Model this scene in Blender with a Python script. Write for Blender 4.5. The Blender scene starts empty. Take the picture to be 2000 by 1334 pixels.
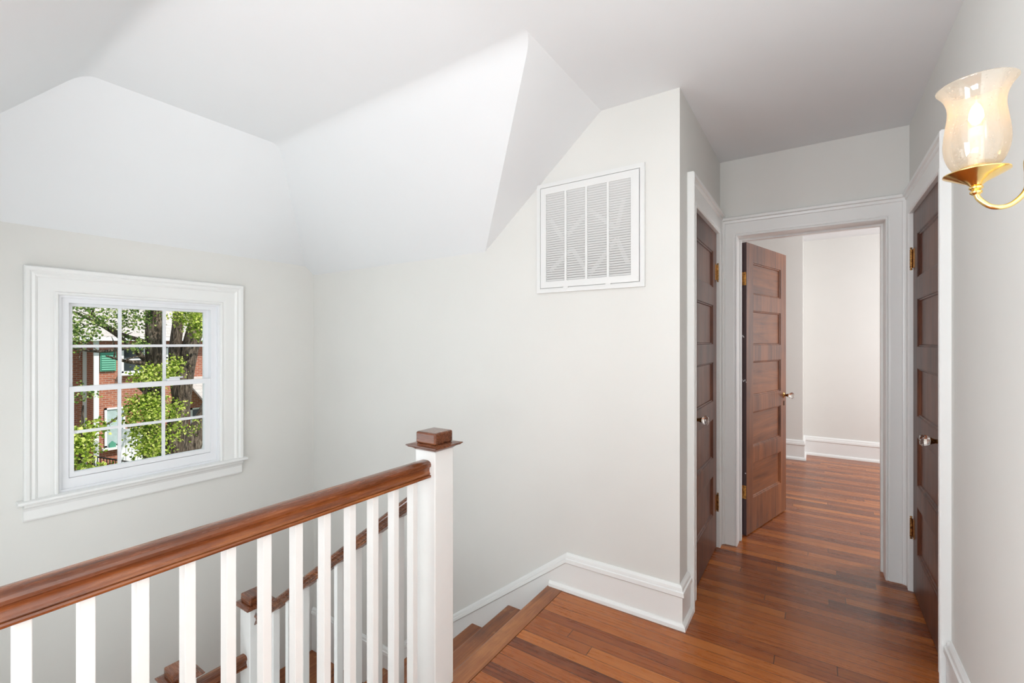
import bpy, bmesh, math, random
from mathutils import Matrix, Vector

C = bpy.context.scene.collection
SC = bpy.context.scene

# ------------------------------------------------------------------ camera
cam_data = bpy.data.cameras.new('camera')
cam_data.lens = 16.0
cam_data.sensor_width = 36.0
cam_data.clip_start = 0.02
cam_data.clip_end = 300
cam = bpy.data.objects.new('camera', cam_data)
cam.location = (0, 0, 1.33)
cam.rotation_euler = (math.radians(90), 0, math.radians(33.66))
C.objects.link(cam)
SC.camera = cam

# ------------------------------------------------------------------ world, sun, lights, exposure
world = bpy.data.worlds.new('world')
SC.world = world
world.use_nodes = True
wbg = world.node_tree.nodes['Background']
wbg.inputs[0].default_value = (0.86, 0.93, 1.0, 1)
wbg.inputs[1].default_value = 0.9
SC.view_settings.view_transform = 'Standard'
SC.view_settings.look = 'None'
SC.view_settings.gamma = 1
SC.view_settings.use_curve_mapping = False
SC.view_settings.exposure = 0.05


def light(name, kind, loc, aim, energy, color=(1, 1, 1), size=(1, 1), angle=None):
    d = bpy.data.lights.new(name, kind)
    d.energy = energy
    d.color = color
    if kind == 'AREA':
        d.shape = 'RECTANGLE'
        d.size, d.size_y = size
    if kind == 'SUN':
        d.angle = angle or 0.01
    if kind == 'POINT':
        d.shadow_soft_size = size[0]
    o = bpy.data.objects.new(name, d)
    o.location = loc
    dv = (Vector(aim) - Vector(loc)).normalized()
    o.rotation_euler = dv.to_track_quat('-Z', 'Y').to_euler()
    C.objects.link(o)
    return o


light('sun', 'SUN', (10, 8, 14), (0, 2.0, 0.5), 5.2, (1.0, 0.93, 0.82), angle=0.01)
# unseen fill lamps added to brighten landing and stairwell; bedroom one stands for its window
light('side_fill_light', 'AREA', (0.405, 0.50, 1.25), (-2.4, 0.50, 1.25), 5, (0.90, 0.955, 1.0), (1.1, 1.9))  # added key on the baluster sides; the wall behind it has no doorway
left_fill = light('left_fill_light', 'AREA', (-1.55, -0.95, 1.35), (0.43, -0.95, 1.35), 98, (0.90, 0.955, 1.0), (1.2, 1.6))  # unseen source added at the knee wall to brighten the right wall
left_fill.data.spread = math.radians(150)
light('landing_up_fill', 'AREA', (-0.35, -0.9, 1.0), (-0.35, -0.6, 2.5), 44, (0.90, 0.955, 1.0), (0.8, 0.8))  # unseen fill added to bounce light off the ceiling
light('stair_fill_light', 'AREA', (-2.35, -0.05, 0.75), (-2.35, 2.2, 0.75), 11.5, (0.90, 0.955, 1.0), (1.3, 1.5))  # no window in this wall; added to lift the far stairwell wall
light('bedroom_window_light', 'AREA', (2.1, 4.9, 1.5), (-0.4, 5.3, 1.1), 57, (0.95, 0.975, 1.0), (1.3, 1.4))
light('lower_hall_fill', 'AREA', (-1.9, 0.35, -2.6), (-2.6, 1.2, 1.5), 33, (0.90, 0.955, 1.0), (1.2, 0.7))  # fill added below, facing up to brighten the stairwell ceiling

# ------------------------------------------------------------------ constants of the place
XW = -3.414      # window wall
YF = 2.20        # far stairwell wall
XL = -0.525      # left wall of the short hall
XR = 0.430       # right wall
YE = 3.28        # end wall of the short hall
ZC = 2.515       # flat ceiling
YS = -0.07       # stairwell wall beside the camera
ZLAND = -1.182

rnd = random.Random(7)
MW = {}


def world_of(p):
    return MW.get(p, Matrix.Identity(4))


def tag(o, label=None, cat=None, group=None, kind=None):
    if label: o['label'] = label
    if cat: o['category'] = cat
    if group: o['group'] = group
    if kind: o['kind'] = kind
    return o


def thing(name, loc, label, cat, rz=0.0, group=None, kind=None):
    o = bpy.data.objects.new(name, None)
    o.empty_display_size = 0.05
    o.location = loc
    o.rotation_euler = (0, 0, rz)
    C.objects.link(o)
    MW[o] = Matrix.Translation(loc) @ Matrix.Rotation(rz, 4, 'Z')
    return tag(o, label, cat, group, kind)


def obj(name, bm, mats, parent=None, local=False, smooth=False, sharp=38):
    """link a bmesh as one mesh object; vertices are in world space unless local"""
    if not isinstance(mats, (list, tuple)):
        mats = [mats]
    bmesh.ops.recalc_face_normals(bm, faces=bm.faces[:])
    me = bpy.data.meshes.new(name)
    bm.to_mesh(me)
    bm.free()
    for m in mats:
        me.materials.append(m)
    if parent is not None and not local:
        me.transform(world_of(parent).inverted())
    if smooth:
        for p in me.polygons:
            p.use_smooth = True
        try:
            me.set_sharp_from_angle(angle=math.radians(sharp))
        except Exception:
            pass
    o = bpy.data.objects.new(name, me)
    C.objects.link(o)
    if parent is not None:
        o.parent = parent
        MW[o] = world_of(parent)
    return o


def box(bm, x0, x1, y0, y1, z0, z1, mi=0, bev=0.0):
    vs = [bm.verts.new((x, y, z)) for x in (x0, x1) for y in (y0, y1) for z in (z0, z1)]
    idx = [(0, 1, 3, 2), (4, 6, 7, 5), (0, 4, 5, 1), (2, 3, 7, 6), (0, 2, 6, 4), (1, 5, 7, 3)]
    fs = [bm.faces.new([vs[i] for i in f]) for f in idx]
    for f in fs:
        f.material_index = mi
    if bev > 0:
        es = list({e for f in fs for e in f.edges})
        r = bmesh.ops.bevel(bm, geom=es, offset=bev, segments=2, affect='EDGES', profile=0.5)
        for f in r['faces']:
            f.material_index = mi
    return bm


def boxes(*args, bev=0.0):
    bm = bmesh.new()
    for a in args:
        box(bm, *a, bev=bev)
    return bm


def poly(bm, pts, mi=0):
    f = bm.faces.new([bm.verts.new(p) for p in pts])
    f.material_index = mi
    return f


def prism(bm, pts, vec, mi=0):
    """closed solid: planar polygon pts moved along vec"""
    n = len(pts)
    a = [bm.verts.new(p) for p in pts]
    b = [bm.verts.new(Vector(p) + Vector(vec)) for p in pts]
    fs = [bm.faces.new(a), bm.faces.new(b[::-1])]
    for i in range(n):
        fs.append(bm.faces.new((a[i], a[(i + 1) % n], b[(i + 1) % n], b[i])))
    for f in fs:
        f.material_index = mi
    return bm


def loft(bm, rings, closed=True, caps=True, mi=0):
    rr = [[bm.verts.new(p) for p in r] for r in rings]
    n = len(rr[0])
    for a, b in zip(rr[:-1], rr[1:]):
        for i in range(n if closed else n - 1):
            j = (i + 1) % n
            f = bm.faces.new((a[i], a[j], b[j], b[i]))
            f.material_index = mi
    if caps and closed:
        for r in (rr[0], rr[-1]):
            try:
                f = bm.faces.new(r)
                f.material_index = mi
            except ValueError:
                pass
    return bm


def frame3(bm, fn, a0, a1, z0, z1, prof):
    """moulding round three sides of an opening. prof = (w outward, d off the wall); fn(a, z, d) -> world"""
    paths = []
    for w, d in prof:
        paths.append([fn(a0 - w, z0, d), fn(a0 - w, z1 + w, d), fn(a1 + w, z1 + w, d), fn(a1 + w, z0, d)])
    return loft(bm, [[p[k] for p in paths] for k in range(4)])


def frame3w(bm, fn, a0, a1, z0, z1, prof, wl, wr, wt):
    W = prof[-1][0]
    paths = []
    for w, d in prof:
        l, r, t = w * wl / W, w * wr / W, w * wt / W
        paths.append([fn(a0 - l, z0, d), fn(a0 - l, z1 + t, d), fn(a1 + r, z1 + t, d), fn(a1 + r, z0, d)])
    return loft(bm, [[p[k] for p in paths] for k in range(4)])


def ring4(bm, fn, a0, a1, z0, z1, w, d0, d1, wb=None, wt=None, wr=None):
    """rectangular sash ring; a0..z1 outer edges, w member width, from depth d0 to d1"""
    wb = w if wb is None else wb
    wt = w if wt is None else wt
    wr = w if wr is None else wr
    for (p, q, r, s) in ((a0, a0 + w, z0, z1), (a1 - wr, a1, z0, z1), (a0 + w, a1 - wr, z0, z0 + wb), (a0 + w, a1 - wr, z1 - wt, z1)):
        prism(bm, [fn(p, r, d0), fn(q, r, d0), fn(q, s, d0), fn(p, s, d0)], Vector(fn(p, r, d1)) - Vector(fn(p, r, d0)))
    return bm


def lathe(bm, prof, mat=Matrix.Identity(4), seg=32, mi=0, caps=True):
    """prof = (radius, z)"""
    rings = []
    for r, z in prof:
        rings.append([mat @ Vector((max(r, 1e-5) * math.cos(2 * math.pi * k / seg), max(r, 1e-5) * math.sin(2 * math.pi * k / seg), z)) for k in range(seg)])
    return loft(bm, rings, caps=caps, mi=mi)


def tube(bm, pts, radii, seg=12, mi=0, caps=True):
    pts = [Vector(p) for p in pts]
    if not isinstance(radii, (list, tuple)):
        radii = [radii] * len(pts)
    rings = []
    up = None
    for i, p in enumerate(pts):
        t = (pts[min(i + 1, len(pts) - 1)] - pts[max(i - 1, 0)]).normalized()
        if up is None:
            up = Vector((0, 0, 1)) if abs(t.z) < 0.9 else Vector((1, 0, 0))
        u = (up - t * up.dot(t)).normalized()
        up = u
        v = t.cross(u)
        rings.append([p + (u * math.cos(2 * math.pi * k / seg) + v * math.sin(2 * math.pi * k / seg)) * radii[i] for k in range(seg)])
    return loft(bm, rings, mi=mi, caps=caps)


def spline(pts, n=8):
    pts = [Vector(p) for p in pts]
    out = []
    for i in range(len(pts) - 1):
        p0, p1, p2, p3 = pts[max(i - 1, 0)], pts[i], pts[i + 1], pts[min(i + 2, len(pts) - 1)]
        for k in range(n):
            t = k / n
            out.append(0.5 * ((2 * p1) + (p2 - p0) * t + (2 * p0 - 5 * p1 + 4 * p2 - p3) * t * t + (3 * p1 - p0 - 3 * p2 + p3) * t ** 3))
    out.append(pts[-1])
    return out


# ------------------------------------------------------------------ materials
class NT:
    def __init__(self, name):
        self.m = bpy.data.materials.new(name)
        self.m.use_nodes = True
        self.t = self.m.node_tree
        self.b = self.t.nodes['Principled BSDF']
        self.out = self.t.nodes['Material Output']

    def n(self, typ, ins=None, **props):
        nd = self.t.nodes.new(typ)
        for k, v in props.items():
            setattr(nd, k, v)
        for k, v in (ins or {}).items():
            self.set(nd, k, v)
        return nd

    def set(self, nd, k, v):
        if isinstance(v, bpy.types.NodeSocket):
            self.t.links.new(v, nd.inputs[k])
        else:
            nd.inputs[k].default_value = v

    def math(self, op, a, b=None, c=None):
        nd = self.n('ShaderNodeMath', operation=op)
        self.set(nd, 0, a)
        if b is not None: self.set(nd, 1, b)
        if c is not None: self.set(nd, 2, c)
        return nd.outputs[0]

    def coord(self, scale=(1, 1, 1), which='Object'):
        tc = self.n('ShaderNodeTexCoord')
        mp = self.n('ShaderNodeMapping', {'Vector': tc.outputs[which], 'Scale': scale})
        return mp.outputs[0]

    def noise(self, vec, scale=5, detail=4, rough=0.5, dist=0.0):
        nd = self.n('ShaderNodeTexNoise', {'Vector': vec, 'Scale': scale, 'Detail': detail, 'Roughness': rough, 'Distortion': dist})
        return nd.outputs[0]

    def ramp(self, fac, stops):
        nd = self.n('ShaderNodeValToRGB', {'Fac': fac})
        cr = nd.color_ramp
        while len(cr.elements) < len(stops):
            cr.elements.new(0.5)
        for e, (p, c) in zip(cr.elements, stops):
            e.position = p
            e.color = (*c, 1) if len(c) == 3 else c
        return nd.outputs[0]

    def mix(self, fac, a, b, blend='MIX'):
        nd = self.n('ShaderNodeMix', data_type='RGBA', blend_type=blend)
        self.set(nd, 0, fac)
        for i, v in ((6, a), (7, b)):
            self.set(nd, i, (*v, 1) if isinstance(v, tuple) and len(v) == 3 else v)
        return nd.outputs[2]

    def bump(self, h, strength=0.2, dist=0.01):
        nd = self.n('ShaderNodeBump', {'Height': h, 'Strength': strength, 'Distance': dist})
        self.t.links.new(nd.outputs[0], self.b.inputs['Normal'])

    def bs(self, **kw):
        for k, v in kw.items():
            k = k.replace('_', ' ')
            self.set(self.b, k, (*v, 1) if isinstance(v, tuple) and len(v) == 3 else v)
        return self


def paint(name, col, rough=0.6, var=0.03, bump=0.05, spec=0.3, scale=2.0):
    t = NT(name)
    v = t.coord()
    n1 = t.noise(v, scale, 5, 0.6)
    lo = tuple(c * (1 - var) for c in col)
    hi = tuple(min(1, c * (1 + var)) for c in col)
    t.bs(Base_Color=t.ramp(n1, [(0.3, lo), (0.7, hi)]), Roughness=rough, Specular_IOR_Level=spec)
    n2 = t.noise(v, 60, 6, 0.6)
    t.bump(n2, bump, 0.004)
    return t.m


def wood(name, stops, axis='x', scale=1.0, rough=0.3, coat=0.3, worn=None, bump=0.1, spec=0.5):
    """grain runs along the axis; stops = dark..light colours"""
    t = NT(name)
    s = {'x': (0.6, 9, 9), 'y': (9, 0.6, 9), 'z': (9, 9, 0.6)}[axis]
    v = t.coord(tuple(a * scale for a in s))
    a = t.noise(v, 1.6, 8, 0.62, 1.2)
    v2 = t.coord(tuple(a_ * scale * 7 for a_ in s))
    fine = t.noise(v2, 2.0, 4, 0.6)
    v3 = t.coord()
    blotch = t.noise(v3, 2.6, 4, 0.6, 0.6)
    f = t.math('ADD', t.math('MULTIPLY', a, 0.55), t.math('ADD', t.math('MULTIPLY', fine, 0.18), t.math('MULTIPLY', blotch, 0.27)))
    n = len(stops)
    col = t.ramp(f, [(0.34 + 0.34 * i / (n - 1), c) for i, c in enumerate(stops)])
    if worn:
        w = t.ramp(t.noise(v3, 9, 6, 0.7), [(0.60, (0, 0, 0)), (0.70, (1, 1, 1))])
        col = t.mix(t.math('MULTIPLY', w, 0.45), col, worn)
    t.bs(Base_Color=col, Roughness=t.math('ADD', t.math('MULTIPLY', fine, 0.2), rough - 0.1), Specular_IOR_Level=spec, Coat_Weight=coat, Coat_Roughness=0.14)
    t.bump(fine, bump, 0.002)
    return t.m


def plank_floor(name, pw=0.0635, plen=1.9):
    t = NT(name)
    tc = t.n('ShaderNodeTexCoord')
    sp = t.n('ShaderNodeSeparateXYZ', {'Vector': tc.outputs['Object']})
    x, y = sp.outputs[0], sp.outputs[1]
    yr = t.math('DIVIDE', y, pw)
    row = t.math('FLOOR', yr)
    fy = t.math('FRACT', yr)
    wn = t.n('ShaderNodeTexWhiteNoise', {'W': row}, noise_dimensions='1D')
    xo = t.math('ADD', t.math('DIVIDE', x, plen), t.math('MULTIPLY', wn.outputs[0], 7.3))
    cell = t.math('FLOOR', xo)
    fx = t.math('FRACT', xo)
    cv = t.n('ShaderNodeCombineXYZ', {0: row, 1: cell})
    wc = t.n('ShaderNodeTexWhiteNoise', {'Vector': cv.outputs[0]}, noise_dimensions='2D')
    # grain, shifted per plank
    gv = t.n('ShaderNodeCombineXYZ', {0: t.math('MULTIPLY', x, 1.3), 1: t.math('MULTIPLY', y, 26.0), 2: t.math('MULTIPLY', wc.outputs[0], 31.0)})
    grain = t.noise(gv.outputs[0], 1.7, 8, 0.62, 1.6)
    gv2 = t.n('ShaderNodeCombineXYZ', {0: t.math('MULTIPLY', x, 6.0), 1: t.math('MULTIPLY', y, 240.0), 2: t.math('MULTIPLY', wc.outputs[0], 11.0)})
    fine = t.noise(gv2.outputs[0], 1.0, 3, 0.6)
    f = t.math('ADD', t.math('MULTIPLY', grain, 0.5), t.math('ADD', t.math('MULTIPLY', wc.outputs[0], 0.34), t.math('MULTIPLY', fine, 0.16)))
    col = t.ramp(f, [(0.24, (0.085, 0.018, 0.005)), (0.40, (0.22, 0.052, 0.011)), (0.58, (0.38, 0.105, 0.018)), (0.80, (0.54, 0.185, 0.038))])
    # foot traffic wear, dull pale patches with their own shape
    wv = t.n('ShaderNodeMapping', {'Vector': tc.outputs['Object'], 'Scale': (1.0, 3.0, 1)})
    w1 = t.ramp(t.noise(wv.outputs[0], 3.2, 8, 0.72), [(0.52, (0, 0, 0)), (0.72, (1, 1, 1))])
    col = t.mix(t.math('MULTIPLY', w1, 0.35), col, (0.46, 0.19, 0.065))
    gap1 = t.math('LESS_THAN', fy, 0.038)
    gap2 = t.math('LESS_THAN', fx, 0.0016)
    gap = t.math('MAXIMUM', gap1, gap2)
    col = t.mix(t.math('MULTIPLY', gap, 0.95), col, (0.02, 0.008, 0.004))
    rg = t.math('ADD', t.math('MULTIPLY', w1, 0.14), t.math('ADD', 0.20, t.math('MULTIPLY', grain, 0.16)))
    t.bs(Base_Color=col, Roughness=rg, Coat_Weight=0.15, Coat_Roughness=0.14, Specular_IOR_Level=0.4)
    h = t.math('SUBTRACT', t.math('MULTIPLY', grain, 0.25), gap)
    t.bump(h, 0.22, 0.003)
    return t.m


def metal(name, col, rough=0.25, dirt=None):
    t = NT(name)
    n = t.noise(t.coord(), 90, 5, 0.7)
    c = col
    if dirt:
        c = t.ramp(n, [(0.35, dirt), (0.62, col)])
    t.bs(Base_Color=c, Metallic=1.0, Roughness=t.math('ADD', rough - 0.05, t.math('MULTIPLY', n, 0.15)))
    return t.m


def glass_mat(name, rough=0.0, tint=(1, 1, 1)):
    t = NT(name)
    gl = t.n('ShaderNodeBsdfGlossy', {'Roughness': 0.02, 'Color': (1, 1, 1, 1)})
    tr = t.n('ShaderNodeBsdfTransparent', {'Color': (*tint, 1)})
    lw = t.n('ShaderNodeLayerWeight', {'Blend': 0.12})
    mx = t.n('ShaderNodeMixShader', {0: t.math('MULTIPLY', lw.outputs['Fresnel'], 0.5), 1: tr.outputs[0], 2: gl.outputs[0]})
    t.t.links.new(mx.outputs[0], t.out.inputs[0])
    return t.m


M = {}
M['wall'] = paint('wall_paint', (0.735, 0.727, 0.694), 0.65, 0.015, 0.05)
M['ceiling'] = paint('ceiling_paint', (0.785, 0.80, 0.81), 0.8, 0.01, 0.05, scale=1.3)
M['trim'] = paint('trim_paint', (0.83, 0.832, 0.815), 0.28, 0.006, 0.03, 0.5, scale=5)
M['baluster'] = paint('baluster_paint', (0.80, 0.802, 0.785), 0.35, 0.02, 0.04, 0.4, scale=7)
M['vinyl'] = paint('window_vinyl', (0.84, 0.85, 0.87), 0.35, 0.01, 0.0, 0.4)
M['grille'] = paint('grille_enamel', (0.76, 0.76, 0.745), 0.4, 0.01, 0.0, 0.4)
M['dark_duct'] = paint('duct_dark', (0.22, 0.20, 0.19), 0.8, 0.1, 0.0)
M['filter'] = paint('filter_fabric', (0.30, 0.27, 0.265), 0.9, 0.06, 0.0)
M['floor'] = plank_floor('floor_planks')
M['nosing'] = wood('nosing_wood', [(0.10, 0.030, 0.010), (0.30, 0.095, 0.024), (0.56, 0.24, 0.075)], 'y', 1.2, 0.36, 0.15, (0.16, 0.06, 0.025), bump=0.3)
M['tread'] = wood('tread_wood', [(0.10, 0.028, 0.010), (0.28, 0.085, 0.022), (0.50, 0.20, 0.06)], 'y', 1.2, 0.36, 0.15, (0.55, 0.30, 0.12), bump=0.3)
M['rail'] = wood('handrail_wood', [(0.035, 0.010, 0.005), (0.19, 0.052, 0.014), (0.42, 0.145, 0.036)], 'y', 1.3, 0.26, 0.4)
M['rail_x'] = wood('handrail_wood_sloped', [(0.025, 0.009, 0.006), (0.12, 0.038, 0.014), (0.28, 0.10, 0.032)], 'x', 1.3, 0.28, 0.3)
M['cap'] = wood('newel_cap_wood', [(0.045, 0.014, 0.008), (0.16, 0.048, 0.018), (0.30, 0.10, 0.035)], 'x', 2.0, 0.27, 0.5)
M['door_dark'] = wood('closet_door_wood', [(0.030, 0.009, 0.006), (0.105, 0.034, 0.017), (0.20, 0.075, 0.038)], 'z', 0.9, 0.38, 0.06, bump=0.04, spec=0.3)
M['door_panel'] = wood('closet_panel_wood', [(0.045, 0.014, 0.009), (0.14, 0.050, 0.026), (0.23, 0.095, 0.050)], 'z', 0.9, 0.38, 0.06, bump=0.04, spec=0.3)
M['door_dark2'] = M['door_dark']
M['open_door'] = wood('open_door_wood', [(0.050, 0.020, 0.015), (0.190, 0.068, 0.030), (0.32, 0.115, 0.045)], 'z', 0.9, 0.38, 0.06, (0.07, 0.045, 0.045), spec=0.35)
M['open_panel'] = wood('open_panel_wood', [(0.070, 0.024, 0.013), (0.210, 0.074, 0.030), (0.34, 0.125, 0.048)], 'x', 0.9, 0.38, 0.06, (0.12, 0.06, 0.045), spec=0.35)
M['brass'] = metal('polished_brass', (0.92, 0.66, 0.26), 0.14)
M['old_brass'] = metal('tarnished_brass', (0.55, 0.30, 0.10), 0.32, (0.06, 0.03, 0.015))
M['hinge_brass'] = metal('hinge_brass', (0.72, 0.36, 0.10), 0.3, (0.30, 0.13, 0.04))
M['dark_metal'] = metal('dark_bronze', (0.10, 0.055, 0.035), 0.4, (0.03, 0.02, 0.015))
M['glass'] = glass_mat('window_glass', tint=(0.97, 0.985, 0.98))


def m_edge():
    t = NT('door_edge_paint')
    n = t.noise(t.coord((1, 1, 0.5)), 16, 3, 0.6, 0.5)
    c = t.ramp(n, [(0.64, (0.055, 0.030, 0.032)), (0.66, (0.75, 0.73, 0.72))])
    t.bs(Base_Color=c, Roughness=0.6)
    return t.m


def m_knob():
    t = NT('knob_glass')
    t.bs(Base_Color=(1, 0.985, 0.96), Roughness=0.03, IOR=1.5, Transmission_Weight=1.0)
    return t.m


def m_shade():
    t = NT('seeded_glass')
    v = t.coord()
    seeds = t.n('ShaderNodeTexVoronoi', {'Vector': v, 'Scale': 120.0})
    sd = t.ramp(seeds.outputs['Distance'], [(0.10, (1, 1, 1)), (0.22, (0, 0, 0))])
    tr = t.n('ShaderNodeBsdfTransparent', {'Color': (1, 0.99, 0.965, 1)})
    df = t.n('ShaderNodeBsdfDiffuse', {'Color': (0.56, 0.51, 0.45, 1)})
    tl = t.n('ShaderNodeBsdfTranslucent', {'Color': (0.78, 0.67, 0.52, 1)})
    gl = t.n('ShaderNodeBsdfGlossy', {'Roughness': 0.08, 'Color': (1, 1, 1, 1)})
    a = t.n('ShaderNodeMixShader', {0: 0.5, 1: df.outputs[0], 2: tl.outputs[0]})
    lw = t.n('ShaderNodeLayerWeight', {'Blend': 0.42})
    haze = t.math('ADD', t.math('ADD', 0.20, t.math('MULTIPLY', sd, 0.15)), t.math('MULTIPLY', lw.outputs['Facing'], 0.55))
    b = t.n('ShaderNodeMixShader', {0: haze, 1: tr.outputs[0], 2: a.outputs[0]})
    c = t.n('ShaderNodeMixShader', {0: 0.05, 1: b.outputs[0], 2: gl.outputs[0]})
    t.t.links.new(c.outputs[0], t.out.inputs[0])
    return t.m


def m_emit(name, col, s):
    t = NT(name)
    t.bs(Base_Color=(1, 1, 1), Emission_Color=col, Emission_Strength=s)
    return t.m


def m_brick():
    t = NT('brick')
    tc = t.n('ShaderNodeTexCoord')
    sp = t.n('ShaderNodeSeparateXYZ', {'Vector': tc.outputs['Object']})
    v = t.n('ShaderNodeCombineXYZ', {0: t.math('ADD', sp.outputs[1], sp.outputs[0]), 1: sp.outputs[2]})
    br = t.n('ShaderNodeTexBrick', {'Vector': v.outputs[0], 'Color1': (0.44, 0.14, 0.08, 1), 'Color2': (0.27, 0.075, 0.05, 1),
                                    'Mortar': (0.46, 0.38, 0.33, 1), 'Scale': 1.0, 'Mortar Size': 0.010,
                                    'Brick Width': 0.22, 'Row Height': 0.085, 'Bias': 0.0})
    n = t.noise(t.coord(), 6, 5, 0.6)
    t.bs(Base_Color=t.mix(0.35, br.outputs[0], t.ramp(n, [(0.3, (0.20, 0.06, 0.04)), (0.7, (0.48, 0.19, 0.11))])), Roughness=0.9)
    return t.m


def m_bark():
    t = NT('tree_bark')
    v = t.coord((7, 7, 1.6))
    n = t.noise(v, 2.0, 7, 0.65, 1.4)
    t.bs(Base_Color=t.ramp(n, [(0.38, (0.022, 0.016, 0.012)), (0.50, (0.12, 0.085, 0.065)), (0.68, (0.33, 0.27, 0.22))]), Roughness=0.95)
    t.bump(n, 1.0, 0.08)
    return t.m


def m_leaf(name, a, b, c):
    t = NT(name)
    g = t.n('ShaderNodeNewGeometry')
    col = t.ramp(g.outputs['Random Per Island'], [(0.0, a), (0.5, b), (1.0, c)])
    df = t.n('ShaderNodeBsdfDiffuse', {'Color': col})
    tl = t.n('ShaderNodeBsdfTranslucent', {'Color': col})
    mx = t.n('ShaderNodeMixShader', {0: 0.42, 1: df.outputs[0], 2: tl.outputs[0]})
    t.t.links.new(mx.outputs[0], t.out.inputs[0])
    return t.m


def m_shingle():
    t = NT('roof_shingles')
    tc = t.n('ShaderNodeTexCoord')
    sp = t.n('ShaderNodeSeparateXYZ', {'Vector': tc.outputs['Object']})
    v = t.n('ShaderNodeCombineXYZ', {0: sp.outputs[1], 1: sp.outputs[2]})
    br = t.n('ShaderNodeTexBrick', {'Vector': v.outputs[0], 'Color1': (0.50, 0.47, 0.465, 1), 'Color2': (0.42, 0.39, 0.39, 1),
                                    'Mortar': (0.32, 0.30, 0.30, 1), 'Scale': 1.0, 'Mortar Size': 0.008, 'Brick Width': 0.3, 'Row Height': 0.13})
    t.bs(Base_Color=br.outputs[0], Roughness=0.85)
    return t.m


M['edge'] = m_edge()
M['knob'] = m_knob()
M['shade'] = m_shade()
M['bulb'] = m_emit('bulb_filament_glow', (1.0, 0.55, 0.16, 1), 10)
M['brick'] = m_brick()
M['bark'] = m_bark()
M['leaf_bright'] = m_leaf('leaf_bright', (0.06, 0.13, 0.02), (0.34, 0.46, 0.06), (0.85, 0.88, 0.30))
M['leaf_green'] = m_leaf('leaf_green', (0.03, 0.07, 0.02), (0.14, 0.24, 0.06), (0.50, 0.58, 0.22))
M['shingle'] = m_shingle()
M['ext_white'] = paint('exterior_white', (0.78, 0.79, 0.82), 0.6, 0.03, 0.0)
M['curtain'] = paint('curtain_cloth', (0.40, 0.50, 0.52), 0.8, 0.1, 0.0, scale=8)
M['dark_pane'] = paint('dark_pane', (0.035, 0.045, 0.05), 0.1, 0.1, 0.0, 0.6)
M['teal'] = paint('shutter_green', (0.10, 0.34, 0.25), 0.6, 0.06, 0.0)
M['black_iron'] = paint('black_iron', (0.02, 0.018, 0.018), 0.5, 0.1, 0.0)
M['grass'] = paint('lawn_grass', (0.08, 0.14, 0.03), 0.9, 0.3, 0.0, scale=3)
M['plastic'] = paint('plastic_white', (0.72, 0.69, 0.63), 0.4, 0.01, 0.0)

# ------------------------------------------------------------------ setting: floors
bm = bmesh.new()
T = 0.05
prism(bm, [(-1.1222, YS, 0), (-1.1222, YF, 0), (XR, YF, 0), (XR, YS, 0)], (0, 0, -T))
prism(bm, [(-1.66, -2.2, 0), (-1.66, YS, 0), (XR, YS, 0), (XR, -2.2, 0)], (0, 0, -T))
prism(bm, [(XL - 0.05, YF, 0), (XL - 0.05, YE, 0), (XR + 0.06, YE, 0), (XR + 0.06, YF, 0)], (0, 0, -T))
prism(bm, [(-0.46, YE, 0), (-0.46, YE + 0.17, 0), (0.37, YE + 0.17, 0), (0.37, YE, 0)], (0, 0, -T))
prism(bm, [(-1.9, YE + 0.17, 0), (-1.9, 6.45, 0), (2.5, 6.45, 0), (2.5, YE + 0.17, 0)], (0, 0, -T))
o = obj('floor', bm, M['floor'])
tag(o, 'glossy orange-brown narrow-plank pine floor running through hall and bedroom', 'floor', kind='structure')

# nosing board at the stair opening
bm = bmesh.new()


def nose(bm, x0, x1, y0, y1, z, th=0.03):
    """board with a rounded nose on its -X edge"""
    r = th / 2
    prof = [(x1, z), (x0 + r, z)]
    for k in range(1, 6):
        a = math.pi / 2 + math.pi * k / 6
        prof.append((x0 + r + r * math.cos(a), z - r + r * math.sin(a)))
    prof += [(x0 + r, z - th), (x1, z - th)]
    prism(bm, [(p[0], y0, p[1]) for p in prof], (0, y1 - y0, 0))


nose(bm, -1.222, -1.125, 1.357, YF, 0.0008)
nose(bm, -1.30, -1.125, YS, 1.357, 0.0008)
o = obj('trim_1', bm, M['nosing'], smooth=True)
tag(o, 'worn dark-stained nosing board edging the landing at the top step', 'floor trim', kind='structure')

# ------------------------------------------------------------------ setting: walls
TH = 0.10


def fn_far(a, z, d): return (a, YF - d, z)
def fn_win(a, z, d): return (XW + d, a, z)
def fn_left(a, z, d): return (XL + d, a, z)
def fn_right(a, z, d): return (XR - d, a, z)
def fn_end(a, z, d): return (a, YE - d, z)


ZE = 1.872
bm = bmesh.new()
prism(bm, [(XW - TH, YF, -3.0), (XL, YF, -3.0), (XL, YF, ZC + .05), (-0.915, YF, ZC + 0.05), (-0.915, YF, ZC), (-1.66, YF, ZE), (XW, YF, ZE), (XW - TH, YF, ZE)], (0, TH, 0))
tag(obj('wall_far', bm, M['wall']), 'pale grey stairwell wall carrying the return air grille', 'wall', kind='structure')

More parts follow.
